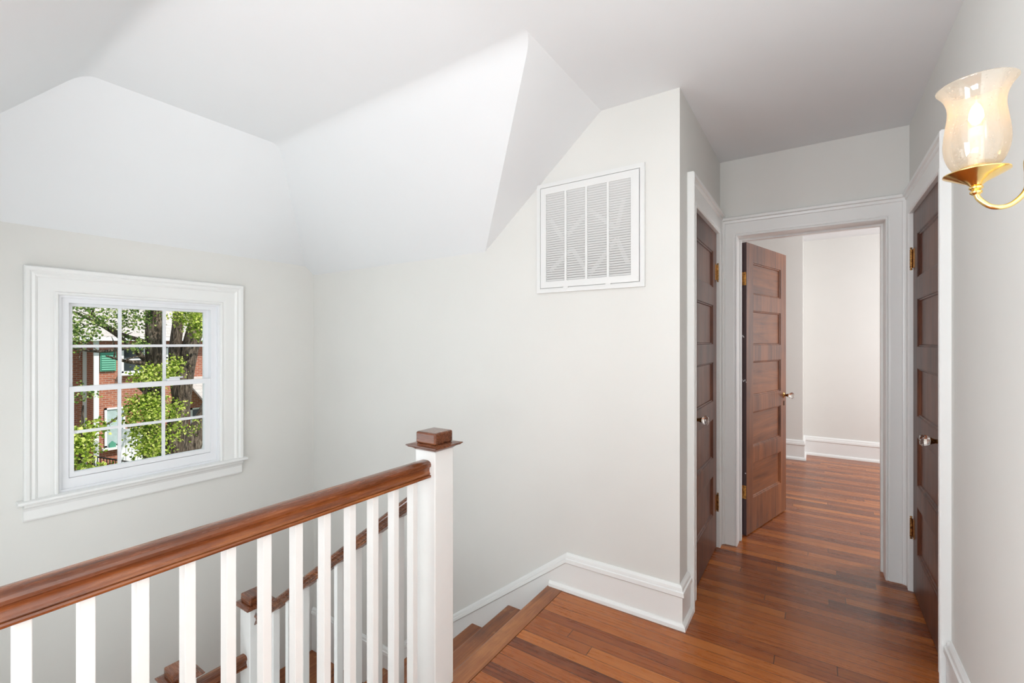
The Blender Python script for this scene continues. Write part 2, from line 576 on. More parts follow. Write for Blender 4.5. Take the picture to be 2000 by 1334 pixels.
# window wall with the opening (split in four)
WY0, WY1, WZ0, WZ1 = 0.69, 1.492, 0.50, 1.582
ZWE = 1.935
bm = bmesh.new()
prism(bm, [(XW, YS - 0.1, -3.0), (XW, YF, -3.0), (XW, YF, WZ0), (XW, YS - .1, WZ0)], (-0.16, 0, 0))
prism(bm, [(XW, YS - .1, WZ0), (XW, WY0, WZ0), (XW, WY0, WZ1), (XW, YS - .1, WZ1)], (-0.16, 0, 0))
prism(bm, [(XW, WY1, WZ0), (XW, YF, WZ0), (XW, YF, WZ1), (XW, WY1, WZ1)], (-0.16, 0, 0))
prism(bm, [(XW, YS - .1, WZ1), (XW, YF, WZ1), (XW, YF, ZE), (XW, 2.129, ZWE), (XW, 0.001, ZWE), (XW, YS - .1, ZE)], (-0.16, 0, 0))
bmesh.ops.remove_doubles(bm, verts=bm.verts, dist=1e-5)
tag(obj('wall_window', bm, M['wall']), 'pale grey gable wall around the stair window', 'wall', kind='structure')

# wall beside the camera that closes the stairwell, and the knee wall
bm = bmesh.new()
prism(bm, [(XW, YS, -3.0), (-1.66, YS, -3.0), (-1.66, YS, ZE), (XW, YS, ZE)], (0, -TH, 0))
prism(bm, [(-1.66, YS, -3.0), (-1.30, YS, -3.0), (-1.30, YS, -0.04), (-1.66, YS, -0.04)], (0, -TH, 0))
tag(obj('wall_near', bm, M['wall']), 'stairwell side wall opposite the grille wall', 'wall', kind='structure')
bm = bmesh.new()
prism(bm, [(-1.66, -2.2, 0), (-1.66, YS - TH, 0), (-1.66, YS - TH, ZE), (-1.66, -2.2, ZE)], (-TH, 0, 0))
tag(obj('wall_knee', bm, M['wall']), 'low knee wall behind the viewpoint', 'wall', kind='structure')
bm = boxes((-1.30 + .02, -1.20, YS, 1.25, -3.0, -0.031))
tag(obj('wall_landing', bm, M['wall']), 'wall below the landing edge inside the stairwell', 'wall', kind='structure')
bm = boxes((XW, XR, YS, YF, -3.1, -3.0))
tag(obj('floor_lower', bm, M['floor']), 'wooden floor of the lower hall down the stairwell', 'floor', kind='structure')

# left wall of the hall, with its door opening
DL0, DL1, DLZ = 2.484, 3.185, 2.028
bm = bmesh.new()
prism(bm, [(XL, YF + TH, 0), (XL, DL0 - .02, 0), (XL, DL0 - .02, ZC + .05), (XL, YF + TH, ZC + .05)], (-0.12, 0, 0))
prism(bm, [(XL, DL0 - .02, DLZ + .02), (XL, DL1 + .02, DLZ + .02), (XL, DL1 + .02, ZC + .05), (XL, DL0 - .02, ZC + .05)], (-0.12, 0, 0))
prism(bm, [(XL, DL1 + .02, 0), (XL, YE, 0), (XL, YE, ZC + .05), (XL, DL1 + .02, ZC + .05)], (-0.12, 0, 0))
tag(obj('wall_left', bm, M['wall']), 'grey hall wall around the left closet door', 'wall', kind='structure')

# right wall with its door opening
DR0, DR1, DRZ = 2.484, 3.195, 2.012
bm = bmesh.new()
prism(bm, [(XR, -2.2, 0), (XR, DR0 - .02, 0), (XR, DR0 - .02, ZC + .05), (XR, -2.2, ZC + .05)], (0.12, 0, 0))
prism(bm, [(XR, DR0 - .02, DRZ + .02), (XR, DR1 + .02, DRZ + .02), (XR, DR1 + .02, ZC + .05), (XR, DR0 - .02, ZC + .05)], (0.12, 0, 0))
prism(bm, [(XR, DR1 + .02, 0), (XR, YE, 0), (XR, YE, ZC + .05), (XR, DR1 + .02, ZC + .05)], (0.12, 0, 0))
tag(obj('wall_right', bm, M['wall']), 'pale grey right-hand wall that carries the sconce', 'wall', kind='structure')

# end wall of the hall with the bedroom doorway
EX0, EX1, EZ = -0.420, 0.326, 2.010
WT = 0.17
bm = bmesh.new()
prism(bm, [(-1.9, YE, 0), (EX0 - .02, YE, 0), (EX0 - .02, YE, ZC + .05), (-1.9, YE, ZC + .05)], (0, WT, 0))
prism(bm, [(EX0 - .02, YE, EZ + .02), (EX1 + .02, YE, EZ + .02), (EX1 + .02, YE, ZC + .05), (EX0 - .02, YE, ZC + .05)], (0, WT, 0))
prism(bm, [(EX1 + .02, YE, 0), (2.5, YE, 0), (2.5, YE, ZC + .05), (EX1 + .02, YE, ZC + .05)], (0, WT, 0))
tag(obj('wall_end', bm, M['wall']), 'grey wall above and around the bedroom doorway', 'wall', kind='structure')

# bedroom walls
bm = boxes((-1.9, -0.115, 6.06, 6.5, 0, ZC + .05), (-0.115, 2.5, 6.40, 6.5, 0, ZC + .05))
tag(obj('wall_bedroom_back', bm, M['wall']), 'light grey back wall of the bedroom with a shallow step', 'wall', kind='structure')
bm = boxes((-2.0, -1.9, YE, 6.5, 0, ZC + .05))
tag(obj('wall_bedroom_left', bm, M['wall']), 'left bedroom wall hidden behind the open door', 'wall', kind='structure')
bm = boxes((2.5, 2.6, YE, 6.5, 0, 0.8), (2.5, 2.6, YE, 6.5, 2.2, ZC + .05), (2.5, 2.6, YE, 4.2, 0.8, 2.2), (2.5, 2.6, 5.8, 6.5, 0.8, 2.2))
tag(obj('wall_bedroom_right', bm, M['wall']), 'right bedroom wall with the window opening that lights the room', 'wall', kind='structure')

# ceiling: flat part, stair dormer slopes, main slope
bm = bmesh.new()
X1, XD = -0.915, -2.688
Y1, Y2 = 1.505, 0.625
c3, c3m = (-1.66, YF, ZE), (-1.66, YS, ZE)
cor, corm = (XW, 2.129, ZWE), (XW, 0.001, ZWE)
SLF = (ZC - ZE) / (YF - Y1)
RC = 0.045


def cove(u):
    """drop below the flat ceiling at distance u past the fold, with a soft plastered fold"""
    if u <= -RC: return 0.0
    if u >= RC: return SLF * u
    return SLF * (u + RC) ** 2 / (4 * RC)


us = [-RC + 2 * RC * i / 8 for i in range(9)]
dl = lambda d: XD - d / ((ZC - ZWE) / (XD - XW))          # hip against the window slope
dr = lambda d: X1 - d / ((ZC - ZE) / (X1 + 1.66))          # valley against the main slope
far_l = [(dl(cove(u)), Y1 + u, ZC - cove(u)) for u in us]
far_r = [(dr(cove(u)), Y1 + u, ZC - cove(u)) for u in us]
near_l = [(dl(cove(u)), Y2 - u, ZC - cove(u)) for u in us]
near_r = [(dr(cove(u)), Y2 - u, ZC - cove(u)) for u in us]
poly(bm, [(XR, -2.2, ZC), (XR, YE, ZC), (XL, YE, ZC), (XL, YF, ZC), (X1, YF, ZC), far_r[0], far_l[0], near_l[0], near_r[0], (X1, -2.2, ZC)])
soft = []
for L, Rr in ((far_l, far_r), (near_l, near_r)):
    for i in range(8):
        soft.append(poly(bm, [L[i], L[i + 1], Rr[i + 1], Rr[i]]))
poly(bm, [(X1, YF, ZC)] + far_r + [c3])                                      # small triangle above the grille
soft.append(poly(bm, [far_r[-1], far_l[-1], cor, (XW, YF, ZE), c3]))         # slope down to the far wall
poly(bm, far_l[::-1] + near_l + [corm, cor])                                 # slope down to the window wall
soft.append(poly(bm, [near_l[-1], near_r[-1], c3m, (XW, YS, ZE), corm]))     # slope on the camera side
poly(bm, near_r[::-1] + [(X1, -2.2, ZC), (-1.66, -2.2, ZE), c3m][0:3])
for f in soft:
    f.smooth = True
bmesh.ops.remove_doubles(bm, verts=bm.verts, dist=1e-5)
bmesh.ops.recalc_face_normals(bm, faces=bm.faces[:])
g = bmesh.ops.extrude_face_region(bm, geom=bm.faces[:])
for v in [e for e in g['geom'] if isinstance(e, bmesh.types.BMVert)]:
    v.co.z += 0.06
ceil = obj('ceiling', bm, M['ceiling'])
ceil.data.set_sharp_from_angle(angle=math.radians(24))
tag(ceil, 'white ceiling folding down into the sloped stair dormer', 'ceiling', kind='structure')
bm = boxes((-1.9, 2.5, YE + WT, 6.5, ZC, ZC + .06))
tag(obj('ceiling_bedroom', bm, M['ceiling']), 'flat white bedroom ceiling seen through the doorway', 'ceiling', kind='structure')

# ------------------------------------------------------------------ baseboards
BH = 0.197
cap_prof = [(0.0, BH), (0.006, BH), (0.014, BH - 0.010), (0.016, BH - 0.020), (0.016, BH - 0.024), (0.022, BH - 0.028),
            (0.024, BH - 0.046), (0.018, BH - 0.052), (0.0, BH - 0.052)]
board_prof = [(0.0, BH - 0.05), (0.016, BH - 0.05), (0.016, 0.0), (0.0, 0.0)]
shoe_prof = [(0.014, 0.028), (0.022, 0.026), (0.030, 0.016), (0.032, 0.0), (0.014, 0.0)]


def far_path(d, z, slope=True):
    pts = [(XL + d, DL0 - 0.134, z), (XL + d, YF - d, z), (-1.109, YF - d, z)]
    return pts


bm = bmesh.new()
SL = 0.745
for prof in (cap_prof,):
    rings = [[], [], [], [], []]
    for d, z in prof:
        p = far_path(d, z)
        for k in range(3):
            rings[k].append(p[k])
        rings[3].append((-2.50, YF - d, z - SL * (2.50 - 1.109)))
        rings[4].append((XW, YF - d, z - SL * (2.50 - 1.109)))
    loft(bm, rings)
for prof in (board_prof,):
    rings = [[], [], []]
    for d, z in prof:
        p = far_path(d, z)
        for k in range(3):
            rings[k].append(p[k])
    loft(bm, rings)
rings = [[], [], []]
for d, z in shoe_prof:
    rings[0].append((XL + d, DL0 - 0.134, z))
    rings[1].append((XL + d, YF - d, z))
    rings[2].append((-1.207, YF - d, z))
loft(bm, rings)
# sloped skirt board below the cap
zt = BH - 0.05
prism(bm, [(-1.109, YF, zt), (-1.109, YF, 0.0), (-1.215, YF, -0.0), (-1.215, YF, -0.6), (-2.5, YF, -1.5), (XW, YF, -1.5), (XW, YF, zt - SL * 1.391), (-2.5, YF, zt - SL * 1.391)], (0, -0.016, 0))
tag(obj('baseboard_far', bm, M['trim']), 'white moulded baseboard that wraps the corner and slopes down the stairs', 'baseboard', kind='structure')

bm = bmesh.new()
for prof in (cap_prof, board_prof, shoe_prof):
    loft(bm, [[(XR - d, -2.2, z) for d, z in prof], [(XR - d, DR0 - 0.13, z) for d, z in prof]])
tag(obj('baseboard_right', bm, M['trim']), 'white moulded baseboard at the foot of the sconce wall', 'baseboard', kind='structure')

bm = bmesh.new()
k = 1.12
for prof in (cap_prof, board_prof, shoe_prof):
    loft(bm, [[(-1.9, 6.06 - d, z * k) for d, z in prof], [(-0.115 + d, 6.06 - d, z * k) for d, z in prof],
              [(-0.115 + d, 6.40 - d, z * k) for d, z in prof], [(2.5, 6.40 - d, z * k) for d, z in prof]])
tag(obj('baseboard_bedroom', bm, M['trim']), 'tall white baseboard along the stepped bedroom wall', 'baseboard', kind='structure')

# ------------------------------------------------------------------ door casings and jambs
W = 0.128
cas_prof = [(0.0, 0.0), (0.0, 0.012), (0.004, 0.017), (0.012, 0.017), (0.016, 0.012), (0.021, 0.015), (0.028, 0.016),
            (W - 0.040, 0.016), (W - 0.036, 0.021), (W - 0.028, 0.023), (W - 0.022, 0.023), (W - 0.018, 0.032), (W - 0.004, 0.033), (W, 0.028), (W, 0.0)]


def jamb(bm, fn, a0, a1, z1, dep, t=0.02, stop=None):
    for (p, q, r, s) in ((a0 - t, a0, 0, z1 + t), (a1, a1 + t, 0, z1 + t), (a0, a1, z1, z1 + t)):
        prism(bm, [fn(p, r, 0), fn(q, r, 0), fn(q, s, 0), fn(p, s, 0)], Vector(fn(p, r, -dep)) - Vector(fn(p, r, 0)))
    if stop:
        s0, s1 = stop
        for (p, q, r, s) in ((a0, a0 + .011, 0, z1), (a1 - .011, a1, 0, z1), (a0 + .011, a1 - .011, z1 - .011, z1)):
            prism(bm, [fn(p, r, -s0), fn(q, r, -s0), fn(q, s, -s0), fn(p, s, -s0)], Vector(fn(p, r, -s1)) - Vector(fn(p, r, -s0)))


bm = bmesh.new()
frame3w(bm, fn_left, DL0, DL1, 0, DLZ, cas_prof, 0.134, 0.094, 0.138)
jamb(bm, fn_left, DL0, DL1, DLZ, 0.12, stop=(0.05, 0.085))
tag(obj('trim_2', bm, M['trim']), 'white moulded casing around the left closet door', 'door casing', kind='structure')
bm = bmesh.new()
frame3w(bm, fn_right, DR0, DR1, 0, DRZ, cas_prof, 0.125, 0.084, 0.128)
jamb(bm, fn_right, DR0, DR1, DRZ, 0.12, stop=(0.05, 0.085))
tag(obj('trim_3', bm, M['trim']), 'white moulded casing around the right closet door', 'door casing', kind='structure')
bm = bmesh.new()
frame3w(bm, fn_end, EX0, EX1, 0, EZ, cas_prof, 0.104, 0.103, 0.128)
jamb(bm, fn_end, EX0, EX1, EZ, WT, stop=(0.09, 0.125))
tag(obj('trim_4', bm, M['trim']), 'white moulded casing around the open bedroom doorway', 'door casing', kind='structure')

# ------------------------------------------------------------------ doors (local: x along width from 0, face towards -y, z up)
PAN = [(0.235, 0.485), (0.591, 0.841), (0.945, 1.195), (1.300, 1.550), (1.655, 1.885)]


def make_knob(t, x, z, side=-1):
    """glass knob on a brass shank; side -1 = front face"""
    y0 = 0.0 if side < 0 else 0.036
    R = Matrix.Translation((x, y0, z)) @ Matrix.Rotation(math.radians(90 if side < 0 else -90), 4, 'X')
    b = lathe(bmesh.new(), [(0.0, 0.0), (0.022, 0.0), (0.022, 0.002), (0.016, 0.005), (0.009, 0.008), (0.0085, 0.020), (0.011, 0.024), (0.011, 0.028),
                            (0.014, 0.032), (0.015, 0.036), (0.0, 0.036)], R, 24)
    rose = obj('door_knob', b, M['old_brass'], t, local=True, smooth=True)
    b = bmesh.new()
    lathe(b, [(0.0, 0.0362), (0.014, 0.0362), (0.020, 0.044), (0.025, 0.053), (0.025, 0.060), (0.019, 0.067), (0.0, 0.070)], R, 12)
    kg = obj('knob_glass', b, M['knob'], rose, local=True)
    kg['label'] = 'faceted clear glass knob'
    # keyhole plate
    b = bmesh.new()
    n = 20
    ring = [(x + 0.008 * math.cos(2 * math.pi * k / n), y0 + side * 0.0001, z - 0.062 + 0.019 * math.sin(2 * math.pi * k / n)) for k in range(n)]
    prism(b, ring, (0, side * 0.003, 0))
    obj('keyhole_plate', b, M['dark_metal'], t, local=True)


def make_door(name, loc, rz, w, h, mats, label, hinge_x, hinge_zs, knob_x, knob_z=0.918, hinge='face', back_knob=False, zs=1.0):
    t = thing(name, loc, label, 'door', rz, kind='structure')
    D = 0.036
    sw = 0.108
    pans = [(a * zs, b * zs) for a, b in PAN]
    b = bmesh.new()
    box(b, 0, sw, 0, D, 0.006, h)
    box(b, w - sw, w, 0, D, 0.006, h)
    zz = 0.006
    for a, c in pans:
        box(b, sw, w - sw, 0, D, zz, a)
        zz = c
    box(b, sw, w - sw, 0, D, zz, h)
    for f in b.faces:
        if abs(f.normal.x) > 0.9 or True:
            c = f.calc_center_median()
            f.normal_update()
            if abs(f.normal.x) > 0.9 and (c.x < 0.001) and hinge == 'edge':
                f.material_index = 1
    obj('door_leaf', b, [mats[0], M['edge']], t, local=True)
    for a, c in pans:
        b = bmesh.new()
        box(b, sw, w - sw, 0.013, D - 0.013, a, c, 0)
        # ogee moulding round the sunk panel, both faces
        for s, yy in ((1, 0.0), (-1, D)):
            prof = [(0.0, 0.0005), (0.004, 0.001), (0.007, 0.006), (0.012, 0.007), (0.016, 0.013), (0.0, 0.013)]
            rings = []
            for (ca, cz, sa, sz) in ((sw, a, 1, 1), (w - sw, a, -1, 1), (w - sw, c, -1, -1), (sw, c, 1, -1), (sw, a, 1, 1)):
                rings.append([(ca + sa * p, yy + s * q, cz + sz * p) for p, q in prof])
            loft(b, rings, caps=False, mi=1)
        obj('panel', b, [mats[1], mats[0]], t, local=True)
    make_knob(t, knob_x, knob_z)
    if back_knob:
        make_knob(t, knob_x, knob_z, 1)
    for hz in hinge_zs:
        b = bmesh.new()
        if hinge == 'face':
            s = 1 if hinge_x < w / 2 else -1
            x = hinge_x
            box(b, min(x, x + s * 0.034), max(x, x + s * 0.034), -0.003, -0.0003, hz - 0.050, hz + 0.050, 0)
            kx = x - s * 0.006
            lathe(b, [(0.0, -0.062), (0.006, -0.060), (0.007, -0.055), (0.0035, -0.052), (0.0068, -0.050), (0.0068, 0.050), (0.0035, 0.052), (0.007, 0.055), (0.006, 0.060), (0.0, 0.062)],
                  Matrix.Translation((kx, -0.008, hz)), 16, mi=1)
        else:
            box(b, -0.0025, -0.0003, 0.002, 0.030, hz - 0.045, hz + 0.045, 0)
            lathe(b, [(0.0, -0.050), (0.006, -0.048), (0.006, 0.048), (0.0, 0.050)], Matrix.Translation((-0.008, 0.038, hz)), 14, mi=1)
            for q in (-0.03, 0.0, 0.03):
                lathe(b, [(0.0, 0.0), (0.0035, 0.0), (0.003, 0.001), (0.0, 0.001)], Matrix.Translation((-0.0026, 0.012 + 0.008 * (q == 0), hz + q)) @ Matrix.Rotation(math.radians(-90), 4, 'Y'), 10, mi=1)
        obj('hinge', b, [M['hinge_brass'], M['old_brass']], t, local=True)
    return t


wl = DL1 - DL0 - 0.006
make_door('door_1', (XL - 0.006, DL0 + 0.003, 0), math.radians(90), wl, DLZ - 0.003, (M['door_dark'], M['door_panel']),
          'closed dark brown five-panel closet door on the left of the hall', wl, (1.775, 0.292), 0.060, 0.916, zs=1.007)
wr = DR1 - DR0 - 0.006
make_door('door_2', (XR + 0.004, DR1 - 0.003, 0), math.radians(-90), wr, DRZ - 0.003, (M['door_dark2'], M['door_panel']),
          'closed dark brown five-panel closet door on the right beside the sconce wall', 0.0, (1.77, 0.340), wr - 0.055, 0.916)
make_door('door_3', (-0.389, 3.469, 0), math.radians(74.4), 0.737, 2.008, (M['open_door'], M['open_panel']),
          'open reddish-brown five-panel door standing ajar into the bedroom', 0.0, (1.76, 0.30), 0.737 - 0.045, 0.912, hinge='edge', back_knob=True)

# ------------------------------------------------------------------ window in the gable wall
win = thing('window_1', (XW, (WY0 + WY1) / 2, WZ0), 'white double-hung window with six-over-six panes looking onto trees', 'window', kind='structure')
Ww = 0.133
wprof = [(0.0, 0.0), (0.0, 0.014), (0.005, 0.020), (0.012, 0.020), (0.017, 0.014), (0.024, 0.016), (0.034, 0.017), (Ww - 0.052, 0.017), (Ww - 0.047, 0.022),
         (Ww - 0.040, 0.026), (Ww - 0.028, 0.024), (Ww - 0.020, 0.034), (Ww - 0.005, 0.036), (Ww, 0.030), (Ww, 0.0)]
bm = bmesh.new()
frame3w(bm, fn_win, WY0, WY1, 0.508, WZ1, wprof, 0.133, 0.145, 0.143)
obj('window_casing', bm, M['trim'], win)
# stool + apron
bm = bmesh.new()
sp_ = [(0.0, 0.486), (0.046, 0.486), (0.054, 0.490), (0.057, 0.497), (0.054, 0.504), (0.046, 0.508), (0.0, 0.508)]
prism(bm, [fn_win(0.532, z, d) for d, z in sp_], (0, 1.656 - 0.532, 0))
box(bm, XW - 0.09, XW + 0.001, WY0, WY1, 0.486, 0.508)
obj('window_sill', bm, M['trim'], win, smooth=True)
bm = bmesh.new()
ap = [(0.0, 0.396), (0.014, 0.396), (0.018, 0.404), (0.018, 0.450), (0.024, 0.462), (0.036, 0.472), (0.040, 0.486), (0.0, 0.486)]
prism(bm, [fn_win(0.556, z, d) for d, z in ap], (0, 1.632 - 0.556, 0))
obj('apron', bm, M['trim'], win)
# insert frame and jamb lining
bm = bmesh.new()
ring4(bm, fn_win, WY0, WY1, 0.508, WZ1, 0.012, 0.0, -0.15)
ring4(bm, fn_win, WY0 + 0.012, WY1 - 0.012, 0.508, WZ1 - 0.012, 0.034, -0.018, -0.12, wb=0.066, wt=0.026)
obj('window_frame', bm, M['vinyl'], win)


def sash(nm, d0, d1, y0, y1, z0, z1, w, wb, wt, wr, vs, hs, mw=0.016):
    b = bmesh.new()
    ring4(b, fn_win, y0, y1, z0, z1, w, d0, d1, wb=wb, wt=wt, wr=wr)
    s = obj(nm, b, M['vinyl'], win)
    b = bmesh.new()
    dm = (d0 + d1) / 2
    for v in vs:
        box(b, XW + dm - 0.006, XW + dm + 0.006, v - mw / 2, v + mw / 2, z0 + wb, z1 - wt)
    for h in hs:
        box(b, XW + dm - 0.0061, XW + dm + 0.0061, y0 + w, y1 - wr, h - mw / 2, h + mw / 2)
    obj('glazing_bars', b, M['vinyl'], s)
    b = boxes((XW + dm - 0.002, XW + dm + 0.001, y0 + w - .003, y1 - wr + .003, z0 + wb - .003, z1 - wt + .003))
    obj('pane', b, M['glass'], s)
    return s


sash('upper_sash', -0.060, -0.085, 0.738, 1.448, 1.045, 1.548, 0.022, 0.03, 0.020, 0.026, (0.972, 1.197), (1.303,))
low = sash('lower_sash', -0.022, -0.055, 0.738, 1.446, 0.576, 1.078, 0.020, 0.026, 0.030, 0.036, (0.961, 1.181), (0.822,))
bm = boxes((XW - 0.054, XW - 0.030, 1.20, 1.27, 1.078, 1.092), (XW - 0.048, XW - 0.036, 1.215, 1.29, 1.092, 1.102), bev=0.003)
obj('sash_lock', bm, M['vinyl'], win)

# ------------------------------------------------------------------ return air grille
gr = thing('return_air_grille', (-0.988, YF, 1.597), 'white louvred return air grille high on the stairwell wall', 'air vent')
GX0, GX1, GZ0, GZ1 = -1.290, -0.686, 1.597, 2.198
bm = bmesh.new()
ring4(bm, fn_far, GX0, GX1, GZ0, GZ1, 0.022, 0.0, 0.014)
ring4(bm, fn_far, GX0 + 0.022, GX1 - 0.022, GZ0 + 0.022, GZ1 - 0.022, 0.004, 0.0, 0.007)
obj('outer_frame', bm, M['grille'], gr)
bm = bmesh.new()
ring4(bm, fn_far, GX0 + 0.0265, GX1 - 0.0265, GZ0 + 0.0265, GZ1 - 0.0265, 0.034, 0.001, 0.017, wb=0.034, wt=0.036, wr=0.040)
gx0, gx1, gz0, gz1 = GX0 + 0.0605, GX1 - 0.0665, GZ0 + 0.0605, GZ1 - 0.0625
for f in (0.25, 0.5, 0.75):
    x = gx0 + (gx1 - gx0) * f
    box(bm, x - 0.006, x + 0.006, YF - 0.017, YF - 0.004, gz0, gz1)
for f in (0.25, 0.75):
    x = gx0 + (gx1 - gx0) * f
    box(bm, x - 0.014, x + 0.014, YF - 0.0155, YF - 0.001, GZ0 + 0.018, GZ0 + 0.028)
obj('grille_face', bm, M['grille'], gr)
bm = bmesh.new()
NL = 38
for i in range(NL):
    z = gz0 + (gz1 - gz0) * (i + 0.5) / NL
    hh = (gz1 - gz0) / NL
    prism(bm, [(gx0, YF - 0.0155, z + hh * 0.42), (gx0, YF - 0.0145, z + hh * 0.46), (gx0, YF - 0.0065, z - hh * 0.24), (gx0, YF - 0.0075, z - hh * 0.30)], (gx1 - gx0, 0, 0))
obj('louvres', bm, M['grille'], gr)
bm = boxes((gx0, gx1, YF - 0.0012, YF - 0.0004, gz0, gz1))
obj('duct_backing', bm, M['filter'], gr)
bm = bmesh.new()
zz = [(gx0 + 0.02, gz0 + 0.06), (gx0 + 0.15, gz0 + 0.17), (gx0 + 0.25, gz0 + 0.02), (gx0 + 0.40, gz0 + 0.19), (gx1 - 0.02, gz0 + 0.06)]
zz2 = [(gx0 + 0.02, gz0 + 0.34), (gx0 + 0.10, gz0 + 0.22), (gx0 + 0.25, gz0 + 0.36), (gx0 + 0.40, gz0 + 0.24), (gx1 - 0.04, gz0 + 0.39)]
for q in (zz, zz2):
    for a, b_ in zip(q[:-1], q[1:]):
        dx, dz = b_[0] - a[0], b_[1] - a[1]
        L = math.hypot(dx, dz)
        nx, nz = -dz / L * 0.011, dx / L * 0.011
        prism(bm, [(a[0] - nx, YF - 0.0020, a[1] - nz), (b_[0] - nx, YF - 0.0020, b_[1] - nz), (b_[0] + nx, YF - 0.0020, b_[1] + nz), (a[0] + nx, YF - 0.0020, a[1] + nz)], (0, -0.0018, 0))
obj('filter_grid', bm, M['grille'], gr)

# ------------------------------------------------------------------ staircase
st = thing('staircase', (-1.9, 1.75, ZLAND), 'wooden staircase descending left along the grille wall to a landing', 'staircase')
RUN, RISE = 0.2675, 0.197
for k in range(1, 6):
    bm = bmesh.new()
    x0 = -1.222 - RUN * k
    nose(bm, x0, x0 + RUN + 0.03, 1.285, YF - 0.017, -RISE * k)
    t_ = obj('tread', bm, M['tread'], st, smooth=True)
for k in range(1, 7):
    xr = -1.195 - RUN * (k - 1)
    bm = boxes((xr - 0.012, xr, 1.285, YF - 0.017, -RISE * k + 0.0005, -RISE * (k - 1) - 0.031))
    r_ = obj('riser', bm, M['trim'], st)
    r_['label'] = 'white painted riser'
bm = bmesh.new()
pts = [(-1.19, 1.285, -0.032)]
for k in range(1, 6):
    x = -1.207 - RUN * (k - 1)
    pts += [(x, 1.285, -RISE * k + RISE - 0.032), (x, 1.285, -RISE * k - 0.031)]
pts += [(-2.50, 1.285, -RISE * 5 - 0.031), (-2.50, 1.285, -1.5), (-1.19, 1.285, -0.5)]
prism(bm, pts, (0, -0.03, 0))
obj('stringer', bm, M['trim'], st)
bm = bmesh.new()
nose(bm, -3.414 + 0.0, -2.53, YS, YF - 0.017, ZLAND)
bm.free()
bm = boxes((XW + .003, -2.535, YS + .003, YF - 0.017, ZLAND - 0.04, ZLAND))
obj('landing_board', bm, M['tread'], st)

# ------------------------------------------------------------------ newel posts
NW = 0.103


def make_newel(cx, cy, z0, ztop, label):
    """ztop = top of the white shaft"""
    t = thing('newel_post', (cx, cy, z0), label, 'newel post', group='square newel posts of the staircase')
    h = NW / 2
    b = boxes((cx - h, cx + h, cy - h, cy + h, z0, ztop), bev=0.004)
    obj('shaft', b, M['baluster'], t)
    b = bmesh.new()

    def sq(r, z):
        return [(cx - r, cy - r, z), (cx + r, cy - r, z), (cx + r, cy + r, z), (cx - r, cy + r, z)]
    loft(b, [sq(h + 0.001, ztop), sq(h + 0.004, ztop + 0.003), sq(h + 0.010, ztop + 0.007), sq(h + 0.020, ztop + 0.010), sq(h + 0.022, ztop + 0.013), sq(h + 0.026, ztop + 0.015),
             sq(h + 0.026, ztop + 0.019), sq(h + 0.004, ztop + 0.023)])
    pl = obj('cap', b, M['cap'], t)
    b = bmesh.new()
    box(b, cx - h + 0.001, cx + h - 0.001, cy - h + 0.001, cy + h - 0.001, ztop + 0.0225, ztop + 0.068, bev=0.007)
    obj('cap_block', b, M['cap'], pl)
    return t


NX, NY = -1.228, 1.302
make_newel(NX, NY, 0.001, 0.918, 'tall square white newel post with dark wood cap standing at the stair top')
make_newel(-2.572, NY, ZLAND, -0.117, 'white newel post seen through the balusters where the sloping handrail ends')
make_newel(-2.572, 0.948, ZLAND - 0.3, -0.313, 'lowest white newel post, its wooden cap at the bottom edge of the picture')

# ------------------------------------------------------------------ handrails and balusters
# profile: (across, up) measured from the rail's top centre
half = [(0.0, 0.0), (0.012, -0.0005), (0.020, -0.003), (0.0260, -0.008), (0.0285, -0.014), (0.0280, -0.021), (0.0255, -0.0245), (0.0215, -0.0255), (0.0205, -0.031),
        (0.0195, -0.038), (0.0210, -0.0440), (0.0245, -0.0480), (0.0250, -0.0505), (0.0222, -0.0512), (0.0222, -0.0530), (0.0275, -0.0537), (0.0285, -0.058), (0.0275, -0.0625), (0.025, -0.064)]
rprof = [(a, b) for a, b in half] + [(-a, b) for a, b in half[::-1][:-1]]


def rail(bm, p0, p1, across, up_fix=True):
    a = Vector(across)
    rings = []
    for p in (p0, p1):
        rings.append([(p[0] + a.x * u, p[1] + a.y * u, p[2] + w) for u, w in rprof])
    loft(bm, rings)


ra = thing('stair_railing', (NX + .003, 0.6, 0), 'level landing railing in the foreground, glossy brown handrail on white balusters', 'railing')
bm = bmesh.new()
rail(bm, (NX + .003, YS + 0.001, 0.8835), (NX + .003, NY - NW / 2, 0.8835), (1, 0, 0))
obj('handrail', bm, M['rail'], ra, smooth=True, sharp=24)
b0 = None
BY = [0.1985 + 0.0895 * k for k in range(-2, 12)]
for y in BY:
    if b0 is None:
        bm = boxes((NX - 0.014, NX + 0.018, -0.0115, 0.0115, 0.001, 0.825), bev=0.0015)
        bl = obj('baluster', bm, M['baluster'], None)
        bl.data.transform(Matrix.Translation((-(NX + .003), 0, 0)))
        bl.parent = ra
        b0 = bl
    else:
        bl = b0.copy()
        C.objects.link(bl)
        bl.parent = ra
    bl.location = (0, y - 0.6, 0)

